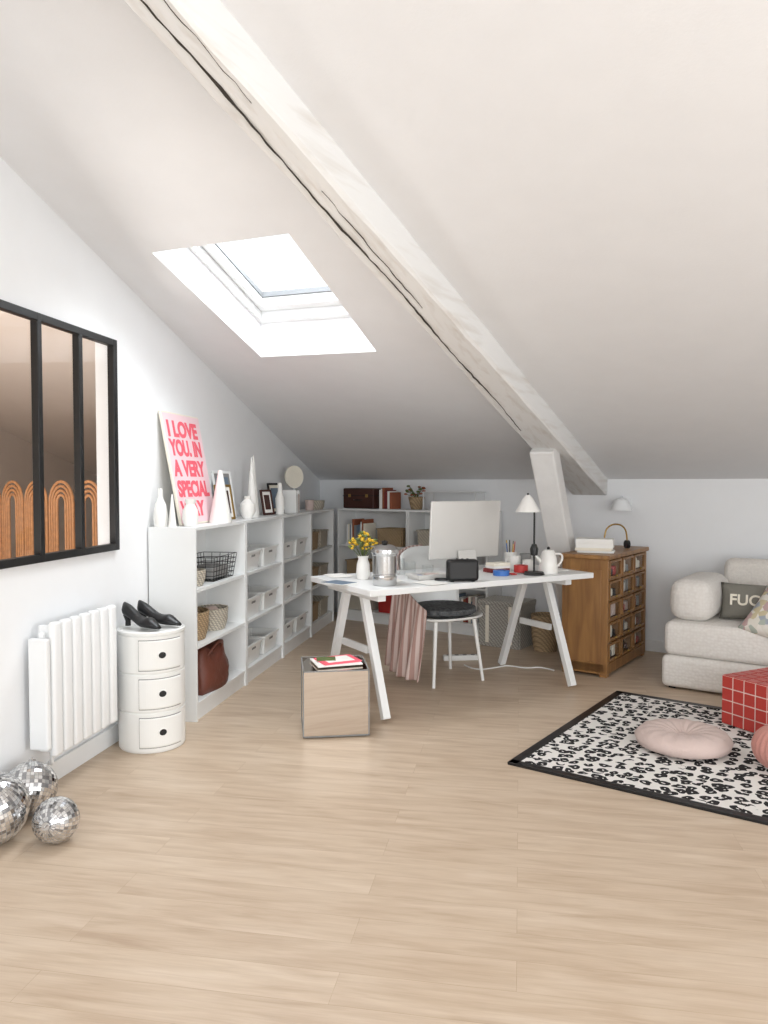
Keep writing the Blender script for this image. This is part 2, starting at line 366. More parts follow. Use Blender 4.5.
# adjacent room
bm=bmesh.new();pts=[(-5.3,-.1),(XL-.1,-.1),(XL-.1,wy(XL-.1)+.1),(-5.3,wy(-5.3)+.1)]
t=[bm.verts.new((x,y,cz(x,y))) for x,y in pts];u=[bm.verts.new((x,y,cz(x,y)+.1)) for x,y in pts]
bm.faces.new(t);bm.faces.new(u)
for i in range(4):bm.faces.new((t[i],t[(i+1)%4],u[(i+1)%4],u[i]))
fin(bm,'ceiling_adjacent',PEACH)
bm=bmesh.new();prism(bm,en(-8.75,6.04),en(-5.16,6.04),.1,0,0,1.36,1.36);fin(bm,'wall_adjacent_back',WALL)
bm=bmesh.new();prism(bm,(-5.2,-.1),(-5.2,wy(-5.2)),.1,0,0,cz(-5.2,-.1),1.36);fin(bm,'wall_adjacent_left',PEACH)
bm=bmesh.new();prism(bm,(XL-.1,0),(-5.2,0),.1,0,0,cz(XL-.1,0),cz(-5.2,0));fin(bm,'wall_adjacent_front',PEACH)
S=G('rattan_screen',(-3.15,4.75,0),-28)
for k in range(6):
    x0=(k-2.5)*.33
    for q,rr in enumerate((.145,.115,.085,.055)):
        pts=[(x0-rr,0,.0),(x0-rr,0,1.0)]+[(x0-rr*math.cos(a),0,1.165+rr*math.sin(a)) for a in [math.pi*i/10 for i in range(11)]]+[(x0+rr,0,1.0),(x0+rr,0,.0)]
        tube('arch',pts,.010,RATT,S,smooth=False)

# beam : squared timber
bm=bmesh.new();rings=[]
def lx(y): return -1.585+.311*y
def rx(y): return (-.82+.318*(y-1.99)) if y<1.99 else (-.82+.3465*(y-1.99))
ny=46
for i in range(ny+1):
    s=i/ny; yl=-1.32+s*(6.45+1.32); yr=-1.32+s*(6.335+1.32)
    j=lambda a=.004: random.uniform(-a,a)
    xl,xr=lx(yl)+j(),rx(yr)+j()
    xl=max(xl,XL)
    dl=.16-.03*s+j(.003);dr=.16-.03*s+j(.003);c_=.012+j(.004)
    rings.append([bm.verts.new(p) for p in ((xl,yl,cz(xl,yl)+.01),(xl+j(.002),yl,cz(xl,yl)-dl+c_),(xl+c_,yl,cz(xl,yl)-dl),(xr-c_,yr,cz(xr,yr)-dr),(xr+j(.002),yr,cz(xr,yr)-dr+c_),(xr,yr,cz(xr,yr)+.01))])
for a,b in zip(rings,rings[1:]):
    for i in range(6):bm.faces.new((a[i],a[(i+1)%6],b[(i+1)%6],b[i]))
bm.faces.new(rings[0]);bm.faces.new(rings[-1])
BE=G('ceiling_beam');o=fin(bm,'timber',BEAMM,BE,smooth=True)
md=o.modifiers.new('es','EDGE_SPLIT');md.split_angle=R(25)
def crack(y0,y1,off,w0,seed,amp=.006):
    random.seed(seed);bm=bmesh.new();prev=None;n=int((y1-y0)*26)
    for i in range(n+1):
        s=i/n;y=y0+s*(y1-y0);ss=(y+1.32)/7.7;x=lx(y)+off+amp*math.sin(s*23)+random.uniform(-.003,.003)
        wd=max(.0006,w0+w0*.7*math.sin(s*40)+random.uniform(-w0*.5,w0*.5))*min(1,4*s+.1,4*(1-s)+.1);z=cz(x,y)-(.16-.03*ss)-.0042
        c=(bm.verts.new((x-wd,y,z)),bm.verts.new((x+wd,y,z)),bm.verts.new((x,y,z+.008)))
        if prev:
            bm.faces.new((prev[0],prev[1],c[1],c[0]))
            bm.faces.new((prev[0],c[0],c[2],prev[2]));bm.faces.new((prev[1],c[1],c[2],prev[2]))
        prev=c
    fin(bm,'crack',DARK,BE)
crack(.6,4.95,.055,.0032,3);crack(2.6,3.4,.10,.0008,5,.003);crack(1.6,2.2,.12,.0008,6,.003)
T=Vector((.155,5.29,1.535));F=Vector((.47,6.10,.0));d=F-T
P=box('support_post',(.17,.12,d.length),(T+F)/2,POSTM,bev=.012)
P.rotation_mode='QUATERNION';P.rotation_quaternion=d.to_track_quat('-Z','Y')

# ------------------------------------------------------------ bookcases
def bookcase(loc,rz,w=.78,dp=.272,h=1.06):
    g=G('bookcase',loc,rz);t=.018
    box('side_left',(t,dp,h),(t/2,dp/2,h/2),WHITE,g,bev=.001);box('side_right',(t,dp,h),(w-t/2,dp/2,h/2),WHITE,g,bev=.001)
    box('top',(w-2*t,dp,t),(w/2,dp/2,h-t/2),WHITE,g,bev=.001)
    for z in (.091,.401,.711): box('shelf',(w-2*t,dp-.01,t),(w/2,dp/2,z),WHITE,g,bev=.001)
    box('back',(w-2*t,.006,h-.1),(w/2,dp-.004,h/2+.04),WHITE,g,bev=0)
    box('plinth',(w-2*t,.014,.08),(w/2,.02,.04),WHITE,g,bev=0)
    return g
Y0=3.90
for k in range(4): bookcase((-1.72,Y0+k*.785,0),90)
def pt_e(x,y): return x*.906-y*.423
e0=pt_e(-1.72,7.165)
for k in range(2): bookcase(en(e0+.01+k*.802,5.755),-25,.80)
LV=(.101,.411,.721,1.061)
SX=-1.855
def basket_round(name,r,h,loc,mat=WICK,sc_=(1,1)):
    return lathe(name,[(0,.0),(r*.8,0),(r*.95,h*.4),(r,h),(r*.93,h),(r*.88,h*.4),(r*.72,.012),(0,.012)],mat,None,loc,seg=32,scale=sc_)
def bin_(x,y,z,w=.19,l=.30,h=.12,mat=WHITEP,rz=0,name='storage_bin'):
    g=G(name,(x,y,z),rz);open_box('tub',w,l,h,mat,g)
    for s in (-1,1): box('handle_slot',(.004,.07,.014),(s*(w/2-.003),0,h-.035),GREY,g,bev=0)
    box('lid_content',(w*.8,l*.8,.01),(0,0,h*.55),GREY,g,bev=.002)
    return g
def wire_basket(loc,w,l,h):
    g=G('wire_basket',loc)
    for i in range(6):
        z=.004+h*i/5;k=.85+.15*i/5
        tube('ring',[(-w/2*k,-l/2*k,z),(w/2*k,-l/2*k,z),(w/2*k,l/2*k,z),(-w/2*k,l/2*k,z)],.0022,BLACKM,g,smooth=False,cyclic=True)
    for i in range(9):
        t=-.5+i/8
        tube('rib',[(-w/2,t*l,h),(-w/2*.85,t*l*.85,.004),(w/2*.85,t*l*.85,.004),(w/2,t*l,h)],.0018,BLACKM,g,smooth=False)
        if i%2==0: tube('rib',[(t*w,-l/2,h),(t*w*.85,-l/2*.85,.004),(t*w*.85,l/2*.85,.004),(t*w,l/2,h)],.0018,BLACKM,g,smooth=False)
    box('folded_cloth',(w*.7,l*.7,h*.5),(0,0,h*.32),GREY,g,bev=.01)
wire_basket((SX,4.40,LV[2]),.22,.36,.14)
basket_round('wicker_bowl',.09,.09,(SX+.02,4.08,LV[2]),WICKW)
basket_round('wicker_basket',.115,.16,(SX,4.11,LV[1]),WICK,(.95,1.2));basket_round('wicker_basket',.10,.13,(SX,4.43,LV[1]),WICKW,(1,1.2))
sph('yarn_ball',.06,(SX,4.11,LV[1]+.12),CREAM,None,(1,1.2,.8));sph('yarn_ball',.05,(SX,4.43,LV[1]+.10),PINKC,None,(1,1.1,.8))
g=G('leather_bag',(SX+.02,4.26,LV[0]))
bm=bmesh.new();bmesh.ops.create_cube(bm,size=1);bmesh.ops.subdivide_edges(bm,edges=bm.edges[:],cuts=5,use_grid_fill=True)
for v in bm.verts:
    x,y,z=v.co;k=1-.35*(z+.5)**2
    x2=x*.22*k*(1-.25*abs(2*y)**3);y2=y*.40*(1-.15*(z+.5));z2=(z+.5)*.23*(1-.12*math.cos(y*9))
    v.co=(x2+.008*math.sin(y*30+z*9),y2,max(0,z2))
fin(bm,'body',BROWN,g,smooth=True)
for s in (-1,1):
    tube('handle',[(s*.03+.02,-.12,.17),(s*.05+.04,-.09,.24),(s*.05+.05,0,.275),(s*.05+.04,.09,.24),(s*.03+.02,.12,.17)],.007,BROWN,g)
tube('zip',[(0,-.15,.2),(0,0,.208),(0,.15,.2)],.003,BRASS,g)
for k in (1,2):
    for z in LV[:3]:
        bin_(SX,Y0+k*.785+.205,z,.22,.30,.13);bin_(SX,Y0+k*.785+.565,z,.22,.30,.13)
for z in LV[:3]:
    open_box('wicker_box',.21,.27,.15,WICK,None,(SX,Y0+3*.785+.20,z),taper=.96,lip=.004);open_box('wicker_box',.21,.27,.15,WICKW,None,(SX,Y0+3*.785+.54,z),taper=.96,lip=.004)
def books(name,loc,rz,n,hmin,hmax,dp=.17,cols=None,flat=False):
    g=G(name,loc,rz);x=0
    cols=cols or [PAPER,CREAM,MAROON,COND,WHITEP,PINKC,GREY,TERRA,PAPER,WHITEP]
    for i in range(n):
        t=random.uniform(.014,.032);h=random.uniform(hmin,hmax)
        if flat: 
            box('book',(h,dp*random.uniform(.85,1),t),(random.uniform(-.01,.01),0,x+t/2),random.choice(cols),g,bev=.002)
        else:
            box('book',(t-.001,dp,h),(x+t/2,0,h/2),random.choice(cols),g,bev=.002)
        x+=t
    return g
random.seed(11)
eb=e0+.01
for k,(z) in enumerate(LV[:3]):
    for q in range(2):
        for s in range(2):
            e=eb+q*.802+.22+s*.36;z_=z
            if z==LV[0] and q==0 and s==1: open_box('gingham_box',.28,.2,.2,RED,None,en(e,5.9,z),(0,0,R(-25)),taper=.98);continue
            if (k+q+s)%3==2: books('book_row',en(e-.14,5.88,z),-25,11,.17,.24);continue
            open_box('wicker_box' if (k+s)%2 else 'storage_box',.29,.21,.16,WICK if (k+s)%2 else WICKW,None,en(e,5.895,z),(0,0,R(-25)),taper=.97,lip=.004)
g=G('wooden_suitcase',en(pt_e(-1.45,7.19),5.89,1.061),-25)
box('body',(.36,.20,.19),(0,0,.095),DKWOOD,g,bev=.01);box('seam',(.364,.204,.006),(0,0,.12),BLACK,g,bev=0)
for s in (-.1,.1): box('latch',(.03,.006,.03),(s,-.103,.12),BRASS,g)
tube('handle',[(-.05,-.1,.08),(-.04,-.125,.08),(.04,-.125,.08),(.05,-.1,.08)],.005,BLACK,g)
books('book_row',en(pt_e(-1.25,7.09),5.89,1.061),-25,7,.15,.2,.15,[MAROON,PAPER,PAPER,TERRA,MAROON])
g=G('potted_plant',en(pt_e(-.92,6.94),5.89,1.061))
lathe('pot',[(0,0),(.05,0),(.075,.11),(.07,.115),(.06,.1),(0,.1)],WICK,g)
for i in range(22):
    a=random.uniform(0,6.28);r=random.uniform(.03,.1);z=random.uniform(.13,.22)
    tube('stem',[(0,0,.1),(r*.5*math.cos(a),r*.5*math.sin(a),z*.9),(r*math.cos(a),r*math.sin(a),z)],.002,LEAF,g)
    sph('leaf',.017,(r*math.cos(a),r*math.sin(a),z),random.choice([TERRA,LEAF]),g,(1,1,.5),8)
g=G('wire_rack',en(pt_e(-.557,6.78),5.88,1.061),-25)
for s in (-1,1):
    tube('frame',[(s*.26,-.09,0),(s*.26,-.09,.16),(s*.26,.09,.16),(s*.26,.09,0)],.005,WHITEM,g,smooth=False)
for i in range(9): tube('wire',[(-.26,-.09+i*.0225,.16),(.26,-.09+i*.0225,.16)],.003,WHITEM,g,smooth=False)
books('paper_stack',en(pt_e(-.62,6.80),5.86,1.061),-25,3,.2,.24,.14,[PAPER,CREAM,PINKC],True)
TZ=1.061
g=G('framed_poster');g.location=(-1.865,4.03,TZ);g.rotation_euler=(0,R(-10.5),0)
box('frame',(.016,.51,.655),(0,.255,.3275),CREAM,g,bev=.003);box('print',(.002,.49,.635),(.009,.255,.3275),PINKP,g,bev=0)
for s,(z,sz) in zip(['I LOVE','YOU. IN','A VERY','SPECIAL','WAY'],[(.515,.125),(.405,.125),(.285,.125),(.165,.125),(.05,.12)]):
    o=text('lettering',s,sz,PINK,g,(.0112,.035,z),(R(90),0,R(90)),bold=.0055)
    wd=o.dimensions.x or .4
    o.scale=(min(.43/wd,1.1),1,1)
def cone(name,x,y,r,h,mat=CERAM,z=TZ,rt=.004): return lathe(name,[(0,0),(r,0),(r,.008),(rt,h-.006),(0,h)],mat,None,(x,y,z))
lathe('white_bottle',[(0,0),(.035,0),(.04,.05),(.03,.12),(.012,.16),(.012,.21),(0,.21)],CERAM,None,(-1.94,3.945,TZ))
cone('cone_candle',-1.865,3.93,.022,.18,CERAM);
lathe('white_jug',[(0,0),(.035,0),(.045,.04),(.04,.09),(.025,.12),(.032,.15),(.028,.15),(.02,.12),(0,.115)],CERAM,None,(-1.80,4.02,TZ))
cone('cone_lamp',-1.785,4.42,.068,.32,CERAM,rt=.012)
def frame(name,x,y,w,h,mat,img,rz=75,lean=-10,z=TZ+.002):
    g=G(name,(x,y,z),rot=(R(lean),0,R(rz)))
    for s in(-1,1): box('side',(.016,.014,h),(s*(w/2-.008),0,h/2),mat,g);
    for zz in (.008,h-.008): box('rail',(w,.013,.016),(0,0,zz),mat,g)
    box('mat_board',(w-.02,.006,h-.02),(0,.002,h/2),img,g,bev=0);box('photo_print',(w-.07,.002,h-.08),(0,-.002,h/2),DKWOOD if img is PAPER else COND,g,bev=0);return g
frame('picture_frame',-1.86,4.72,.17,.23,BRASS,PAPER);frame('picture_frame',-1.92,4.88,.2,.32,WHITE,GREY)
cone('cone_hat',-1.83,5.10,.045,.42,CERAM);cone('cone_hat',-1.88,5.28,.04,.44,CERAM)
lathe('round_vase',[(0,0),(.03,0),(.055,.05),(.05,.10),(.02,.13),(.024,.15),(.015,.15),(0,.13)],CERAM,None,(-1.80,4.93,TZ))
frame('picture_frame',-1.84,5.50,.14,.19,DKWOOD,PAPER);frame('picture_frame',-1.86,5.78,.18,.24,BLACKM,CREAM)
lathe('slim_vase',[(0,0),(.03,0),(.035,.12),(.015,.18),(.018,.24),(.01,.24),(0,.2)],CERAM,None,(-1.80,5.64,TZ))
books('book_row',(-1.82,5.92,TZ),90,5,.14,.19,.13)
g=G('round_table_mirror',(-1.87,6.25,TZ),55)
cyl('base',.06,.012,(0,0,0),WHITEM,g);tube('stem',[(0,0,.01),(0,0,.2)],.006,WHITEM,g,smooth=False)
cyl('disc',.095,.014,(0,.007,.29),CREAM,g,rot=(R(90),0,0));
lathe('pink_cup',[(0,0),(.035,0),(.04,.09),(.036,.09),(.03,.01),(0,.01)],PINKC,None,(-1.82,6.55,TZ))
basket_round('wicker_bowl',.09,.08,(-1.84,6.8,TZ),WICKW)

# ------------------------------------------------------------ radiator
g=G('wall_radiator',(-2.0,2.85,.165))
for k in range(7):
    y=.035+k*.074
    box('panel',(.035,.061,.56),(.105,y,.28),WHITEM,g,bev=.014,seg=3,smooth=True)
    box('fin',(.05,.03,.53),(.063,y,.28),WHITEM,g,bev=.006)
for z in (.06,.50): box('manifold',(.03,.52,.04),(.062,.26,z),WHITEM,g,bev=.01)
for z in (.09,.45):
    for y in (.08,.44): box('bracket',(.05,.03,.04),(.025,y,z),WHITEM,g)
box('control_box',(.085,.03,.46),(.07,-.02,.27),WHITEM,g,bev=.008)
tube('valve_pipe',[(.08,.04,.01),(.08,.04,-.03),(.07,.06,-.05),(.04,.08,-.05)],.008,WHITEM,g)

# ------------------------------------------------------------ round storage unit
DX,DY=-1.80,3.545
g=G('round_drawer_unit',(DX,DY,0),-46)
r=.16
prof=[(0,0),(r-.006,0),(r,.01)]
for k in range(3):
    z=.012+k*.187;prof+=[(r,z+.005),(r,z+.178),(r-.005,z+.181),(r-.005,z+.185)]
prof+=[(r+.003,.572),(r+.003,.583),(r-.004,.588),(r-.012,.580),(0,.580)]
lathe('body',prof,WHITEP,g,seg=64)
for k in range(3):
    z0=.03+k*.187;z1=z0+.142
    bm=bmesh.new();rr=[];n=20
    for i in range(n+1):
        a=R(-38+76*i/n)
        rr.append([bm.verts.new((q*math.cos(a),q*math.sin(a),z)) for q,z in ((r-.004,z0),(r+.003,z0),(r+.006,z0+.006),(r+.006,z1-.006),(r+.003,z1),(r-.004,z1))])
    for a,b in zip(rr,rr[1:]):
        for i in range(6):bm.faces.new((a[i],a[(i+1)%6],b[(i+1)%6],b[i]))
    bm.faces.new(rr[0]);bm.faces.new(rr[-1]);fin(bm,'door',WHITEP,g)
    bm=bmesh.new();rr=[]
    for i in range(n+1):
        a=R(-39.2+78.4*i/n);rr.append((bm.verts.new(((r+.0012)*math.cos(a),(r+.0012)*math.sin(a),z0-.004)),bm.verts.new(((r+.0012)*math.cos(a),(r+.0012)*math.sin(a),z1+.004))))
    for a,b in zip(rr,rr[1:]):bm.faces.new((a[0],b[0],b[1],a[1]))
    fin(bm,'door_gap',GREY,g)
    lathe('finger_hole',[(0,.0),(.0185,.0),(.0185,.004),(0,.004)],BLACK,g,(r+.0035,0,(z0+z1)/2),(0,R(90),0),24,(.85,1))
    lathe('hole_rim',[(.018,0),(.023,0),(.022,.006),(.018,.006)],WHITEP,g,(r+.003,0,(z0+z1)/2),(0,R(90),0),24,(.85,1))
def shoe(parent,loc,rz):
    s=G('shoe',loc,rz);s.parent=parent
    bm=bmesh.new();rings=[];n=22
    for i in range(n+1):
        t=i/n;x=.125-.25*t
        hw=.014+.030*math.sin(min(1,t/.38)*math.pi/2) if t<.38 else .044-.012*math.sin((t-.38)/.35*math.pi/2) if t<.73 else .032+.002*math.sin((t-.73)/.27*math.pi)
        if t>.93: hw*=1-((t-.93)/.07)*.45
        zb=.002 if t<.33 else .002+.048*(1-math.cos((t-.33)/.67*math.pi))/2
        zt=zb+(.014+.040*min(1,t/.25) if t<.3 else .054-.008*math.sin((t-.3)/.3*math.pi/2) if t<.6 else .046+.022*((t-.6)/.4))
        rg=[]
        for k in range(14):
            a=2*math.pi*k/14
            rg.append(bm.verts.new((x,hw*math.cos(a)*(1 if math.sin(a)<.2 else .85),(zb+zt)/2+(zt-zb)/2*math.sin(a))))
        rings.append(rg)
    for a,b in zip(rings,rings[1:]):
        for i in range(14):bm.faces.new((a[i],a[(i+1)%14],b[(i+1)%14],b[i]))
    bm.faces.new(rings[0]);bm.faces.new(rings[-1]);fin(bm,'upper',BLACK,s,smooth=True)
    lathe('heel',[(0,0),(.014,0),(.013,.025),(.024,.054),(0,.056)],BLACK,s,(-.100,0,0))
SH=G('high_heel_shoes',(DX,DY,.5885));shoe(SH,(-.03,-.04,0),-22);shoe(SH,(.02,.05,0),-12)

# ------------------------------------------------------------ disco balls
MT1=M('mirror_tile_a','#D8D8D8',.06,metal=1,var=0);MT2=M('mirror_tile_b','#F0F0F0',.12,metal=.9,var=0);MT3=M('mirror_tile_c','#A0A0A2',.08,metal=1,var=0);GROUTD=M('disco_grout','#8A8A8A',.6)
def disco(x,y,r,tilt,cap=False):
    g=G('disco_ball',(x,y,r),rot=(R(tilt),R(tilt*.6),0))
    bm=bmesh.new();nr=max(14,int(2*math.pi*r/.0145/2))
    bmesh.ops.create_uvsphere(bm,u_segments=nr*2,v_segments=nr,radius=r)
    res=bmesh.ops.inset_individual(bm,faces=bm.faces[:],thickness=.0009,depth=.0006)
    rim=set(res['faces'])
    for f in bm.faces: f.material_index=1 if f in rim else random.choice((0,0,2,3))
    fin(bm,'mirror_tiles',None,g,mats=[MT1,GROUTD,MT2,MT3])
    cyl('cap',.014,.012,(0,0,r-.002),SILVER,g);tube('ring',[(.0,-.007,r+.01),(0,-.008,r+.022),(0,.008,r+.022),(0,.007,r+.01)],.0015,SILVER,g)
disco(-1.865,2.44,.128,20);disco(-1.885,2.69,.103,-35);disco(-1.645,2.495,.081,75)

# ------------------------------------------------------------ desk
D=G('trestle_desk',(-.40,4.79,0),40.25)
box('desktop',(1.63,.745,.034),(0.005,0,.713),WHITE,D,bev=.003)
for x in (-.70,.665):
    for s in (-1,1):
        a=Vector((x,s*.09,.694));b=Vector((x,s*.355,.0));dd=b-a
        L_=box('leg',(.045,.038,dd.length-.02),(a+b)/2+Vector((0,0,.010)),WHITE,D,bev=.003);L_.rotation_mode='QUATERNION';L_.rotation_quaternion=dd.to_track_quat('-Z','Y')
    box('top_rail',(.05,.62,.04),(x,0,.675),WHITE,D)
    box('spreader',(.022,.30,.04),(x,0,.36),WHITE,D)
DZ=.731
PHI=40.25
g=G('desktop_computer',(-.35,5.06,DZ),PHI)
box('screen',(.56,.016,.375),(0,0,.265),ALU,g,rot=(R(4),0,0),bev=.007,seg=3,smooth=True)
box('display',(.54,.002,.32),(0,.0105,.285),BLACK,g,rot=(R(4),0,0),bev=0)
box('stand_neck',(.14,.006,.13),(0,-.03,.066),ALU,g,rot=(R(-14),0,0),bev=.002);box('stand_foot',(.145,.14,.006),(0,.0,.003),ALU,g,bev=.002)
g=G('radio_speaker',(-.325,4.45,DZ),14)
box('body',(.185,.075,.125),(0,0,.0625+.004),BLACK,g,bev=.02,seg=3,smooth=True)
box('grille',(.15,.003,.09),(0,-.038,.066),BLACK,g,bev=.001)
for s in (-.06,.06): box('foot',(.02,.05,.005),(s,0,.0025),BLACK,g)
for s in (-.03,0,.03): cyl('button',.007,.004,(s,0,.129),BLACKM,g)
g=G('steel_carafe',(-.74,4.22,DZ))
lathe('body',[(0,0),(.064,0),(.068,.006),(.068,.05),(.064,.055),(.064,.062),(.068,.067),(.068,.165),(.074,.172),(.074,.18)],SILVER,g)
lathe('lid',[(.076,.178),(.08,.184),(.078,.200),(.05,.222),(.015,.230),(0,.232)],SILVER,g)
lathe('knob',[(0,.23),(.016,.232),(.018,.245),(.0,.25)],BLACK,g)
g=G('flower_vase',(-.91,4.45,DZ))
lathe('vase',[(0,0),(.032,0),(.042,.03),(.038,.09),(.028,.12),(.034,.14),(.028,.14),(.022,.12),(0,.1)],CERAM,g)
for i in range(110):
    a=random.uniform(0,6.28);r=random.uniform(0,.09);z=.15+random.uniform(0,.11)*(1-r*6)+.03
    if i%3==0: tube('stem',[(0,0,.1),(r*.4*math.cos(a),r*.4*math.sin(a),z*.8),(r*math.cos(a),r*math.sin(a),z)],.0015,LEAF,g)
    sph('bloom' if i%3 else 'leaf',random.uniform(.006,.014),(r*math.cos(a),r*math.sin(a),z),YELL if i%3 else LEAF,g,(1,1,.7),8)
g=G('table_lamp',(.09,4.86,DZ))
cyl('base',.065,.018,(0,0,0),BLACKM,g,r2=.058);tube('stem',[(0,0,.015),(0,0,.43)],.006,BLACKM,g,smooth=False)
lathe('burner',[(0,.12),(.022,.12),(.026,.16),(.014,.19),(0,.19)],BLACKM,g);
lathe('shade',[(.078,.39),(.03,.475),(.012,.495),(.010,.495),(.028,.473),(.074,.39)],CERAM,g,loc=(-.04,0,.0));sph('finial',.007,(-.04,0,.50),BLACKM,g,seg=12)
cyl('lamp_arm',.004,.045,(-.04,0,.425),BLACKM,g,rot=(0,R(90),0))
g=G('white_kettle',(.18,4.95,DZ))
lathe('body',[(0,0),(.058,0),(.062,.02),(.05,.10),(.038,.14),(.03,.148),(0,.152)],CERAM,g);sph('knob',.01,(0,0,.158),BLACK,g,seg=12)
tube('spout',[(.045,0,.07),(.08,0,.10),(.095,0,.135)],.011,CERAM,g,rot=(0,0,R(200)),radii=[1.2,.9,.6]);tube('handle',[(.045,0,.12),(.09,0,.13),(.095,0,.07),(.055,0,.04)],.007,CERAM,g,rot=(0,0,R(20)))
def mug(x,y,mat=CERAM,r=.038,h=.09,z=DZ,name='coffee_mug'):
    g=G(name,(x,y,z),random.uniform(0,360))
    lathe('cup',[(0,0),(r*.9,0),(r,.01),(r,h),(r-.004,h),(r-.004,.01),(0,.008)],mat,g);tube('handle',[(r-.002,0,h*.8),(r+.022,0,h*.75),(r+.022,0,h*.35),(r-.002,0,h*.25)],.005,mat,g)
mug(-.03,5.14);mug(.04,5.30,GREY);mug(.06,5.08,CERAM,.04,.07)
g=G('pencil_pot',(-.06,5.31,DZ));lathe('pot',[(0,0),(.04,0),(.04,.1),(.036,.1),(.036,.01),(0,.01)],CERAM,g)
for i in range(7):
    a=i*.9;tube('pencil',[(.015*math.cos(a),.015*math.sin(a),.012),(.03*math.cos(a),.03*math.sin(a),.17+.02*math.sin(i*3))],.0035,random.choice([RED,BLUE,YELL,BLACK]),g,smooth=False)
g=G('tape_roll',(-.11,4.79,DZ));lathe('ring',[(.028,0),(.05,0),(.05,.03),(.028,.03),(.028,0)],BLUE,g)
g=G('tape_roll',(.01,4.98,DZ));lathe('ring',[(.028,0),(.045,0),(.045,.045),(.028,.045),(.028,0)],RED,g)
g=G('scissors',(-.01,4.84,DZ),30)
tube('blade_a',[(0,0,.004),(.08,.012,.004)],.003,SILVER,g,smooth=False);tube('blade_b',[(0,.012,.004),(.08,0,.004)],.003,SILVER,g,smooth=False)
for s in (-1,1): tube('handle',[(-.005,.006+s*.01,.005),(-.03,.006+s*.028,.005),(-.055,.006+s*.02,.005),(-.035,.006+s*.004,.005)],.004,RED,g,cyclic=True)
for i,(x,y,rz,m_) in enumerate([(-1.09,4.57,30,PAPER),(-1.0,4.25,50,COND),(-.755,4.42,20,PAPER),(-.50,4.33,45,PAPER),(.22,5.14,35,PAPER)]):
    g=G('paper_sheets',(x,y,DZ+.0005),rz)
    for k in range(3): box('sheet',(.12,.17,.0015),(random.uniform(-.01,.01),random.uniform(-.01,.01),.001+k*.0016),m_ if k==2 else PAPER,g,rot=(0,0,R(k*4)),bev=0)
for x,y,h in ((-.66,4.66,.085),(-.56,4.74,.06),(-.74,4.72,.10)):
    lathe('glass_jar',[(0,0),(.036,0),(.038,h),(.034,h),(.032,.008),(0,.008)],GLASS,None,(x,y,DZ))
g=G('stationery_tray',(-.54,4.55,DZ),40);open_box('tray',.2,.13,.03,ALU,g,taper=.95);box('notes',(.07,.07,.02),(.03,0,.017),PINKC,g);box('card',(.06,.09,.012),(-.05,0,.014),BLUE,g)
books('book_stack',(-.14,4.98,DZ),40,3,.13,.15,.10,[PAPER,MAROON,CREAM],True)
tube('cable_coil',[(-.44+.05*math.cos(i*.9),4.46+.04*math.sin(i*.9),DZ+.004+.0004*i) for i in range(22)],.003,BLACK)

# ------------------------------------------------------------ chair
C=G('desk_chair',(-.50,5.08,0),PHI)
def selli(a,n=2.8):
    c,s=math.cos(a),math.sin(a);return (abs(c)**(2/n)*(1 if c>=0 else -1),abs(s)**(2/n)*(1 if s>=0 else -1))
bm=bmesh.new();rr=[]
for k,z in ((.90,.415),(1,.425),(1.0,.437),(.9,.432),(.3,.425)):
    rr.append([bm.verts.new((selli(2*math.pi*i/40)[0]*.25*k,selli(2*math.pi*i/40)[1]*.225*k,z)) for i in range(40)])
for a,b in zip(rr,rr[1:]):
    for i in range(40):bm.faces.new((a[i],a[(i+1)%40],b[(i+1)%40],b[i]))
bm.faces.new(rr[0]);bm.faces.new(rr[-1]);fin(bm,'seat',WHITEP,C,smooth=True)
bm=bmesh.new();rows=[];nx,nz=16,8
for j in range(nz+1):
    t=j/nz;row=[]
    for i in range(nx+1):
        u=-1+2*i/nx
        z=.435+.43*t-.05*(abs(u)**3)*t;y=.205+.05*t-.08*u*u;x=u*(.225+.01*math.sin(t*3))
        row.append(bm.verts.new((x,y,z)))
    rows.append(row)
for a,b in zip(rows,rows[1:]):
    for i in range(nx):bm.faces.new((a[i],a[i+1],b[i+1],b[i]))
o=fin(bm,'backrest',WHITEP,C,smooth=True);md=o.modifiers.new('s','SOLIDIFY');md.thickness=.012
for sx in (-1,1):
    for sy in (-1,1): tube('leg',[(sx*.15,sy*.14,.42),(sx*.195,sy*.185,.0)],.013,WHITEP,C,smooth=False,radii=[1.1,.8])
lathe('cushion',[(0,.438),(.20,.438),(.228,.455),(.222,.482),(.18,.496),(0,.492)],GREYF,C,scale=(1,.95))
# striped blanket slung over the back corner and side of the chair, hanging to the floor
bm=bmesh.new();uvl=bm.loops.layers.uv.new('UVMap');rows=[];nx=60;nz=34
for j in range(nz+1):
    t=j/nz;row=[]
    for i in range(nx+1):
        u=i/nx
        if u<.4:
            a=u/.4; x=.03-.28*a; y=.30-.02*a-.10*a*a; top=.872-.045*a**3
        else:
            a=(u-.4)/.6; x=-.25-.03*math.sin(a*3.14); y=.18-.36*a; top=.827-.33*a**.6
        z=top-(top-.04-.05*math.sin(u*3))*t
        f=t**.7
        wv=.024*math.sin(u*40+1.6*t)*f
        ox,oy=(-.03*t,.05*t) if u<.4 else (-.07*t,-.04*t*(u-.4))
        row.append((bm.verts.new((x+ox+(wv if u>=.4 else wv*.4),y+oy+(wv if u<.4 else 0),z+.02*math.sin(u*7)*t)),(u,t)))
    rows.append(row)
for a,b in zip(rows,rows[1:]):
    for i in range(nx):
        q=(a[i],a[i+1],b[i+1],b[i]);f=bm.faces.new([v[0] for v in q])
        for l,v in zip(f.loops,q):l[uvl].uv=v[1]
o=fin(bm,'draped_blanket',STRIPE,C,smooth=True);md=o.modifiers.new('s','SOLIDIFY');md.thickness=.006
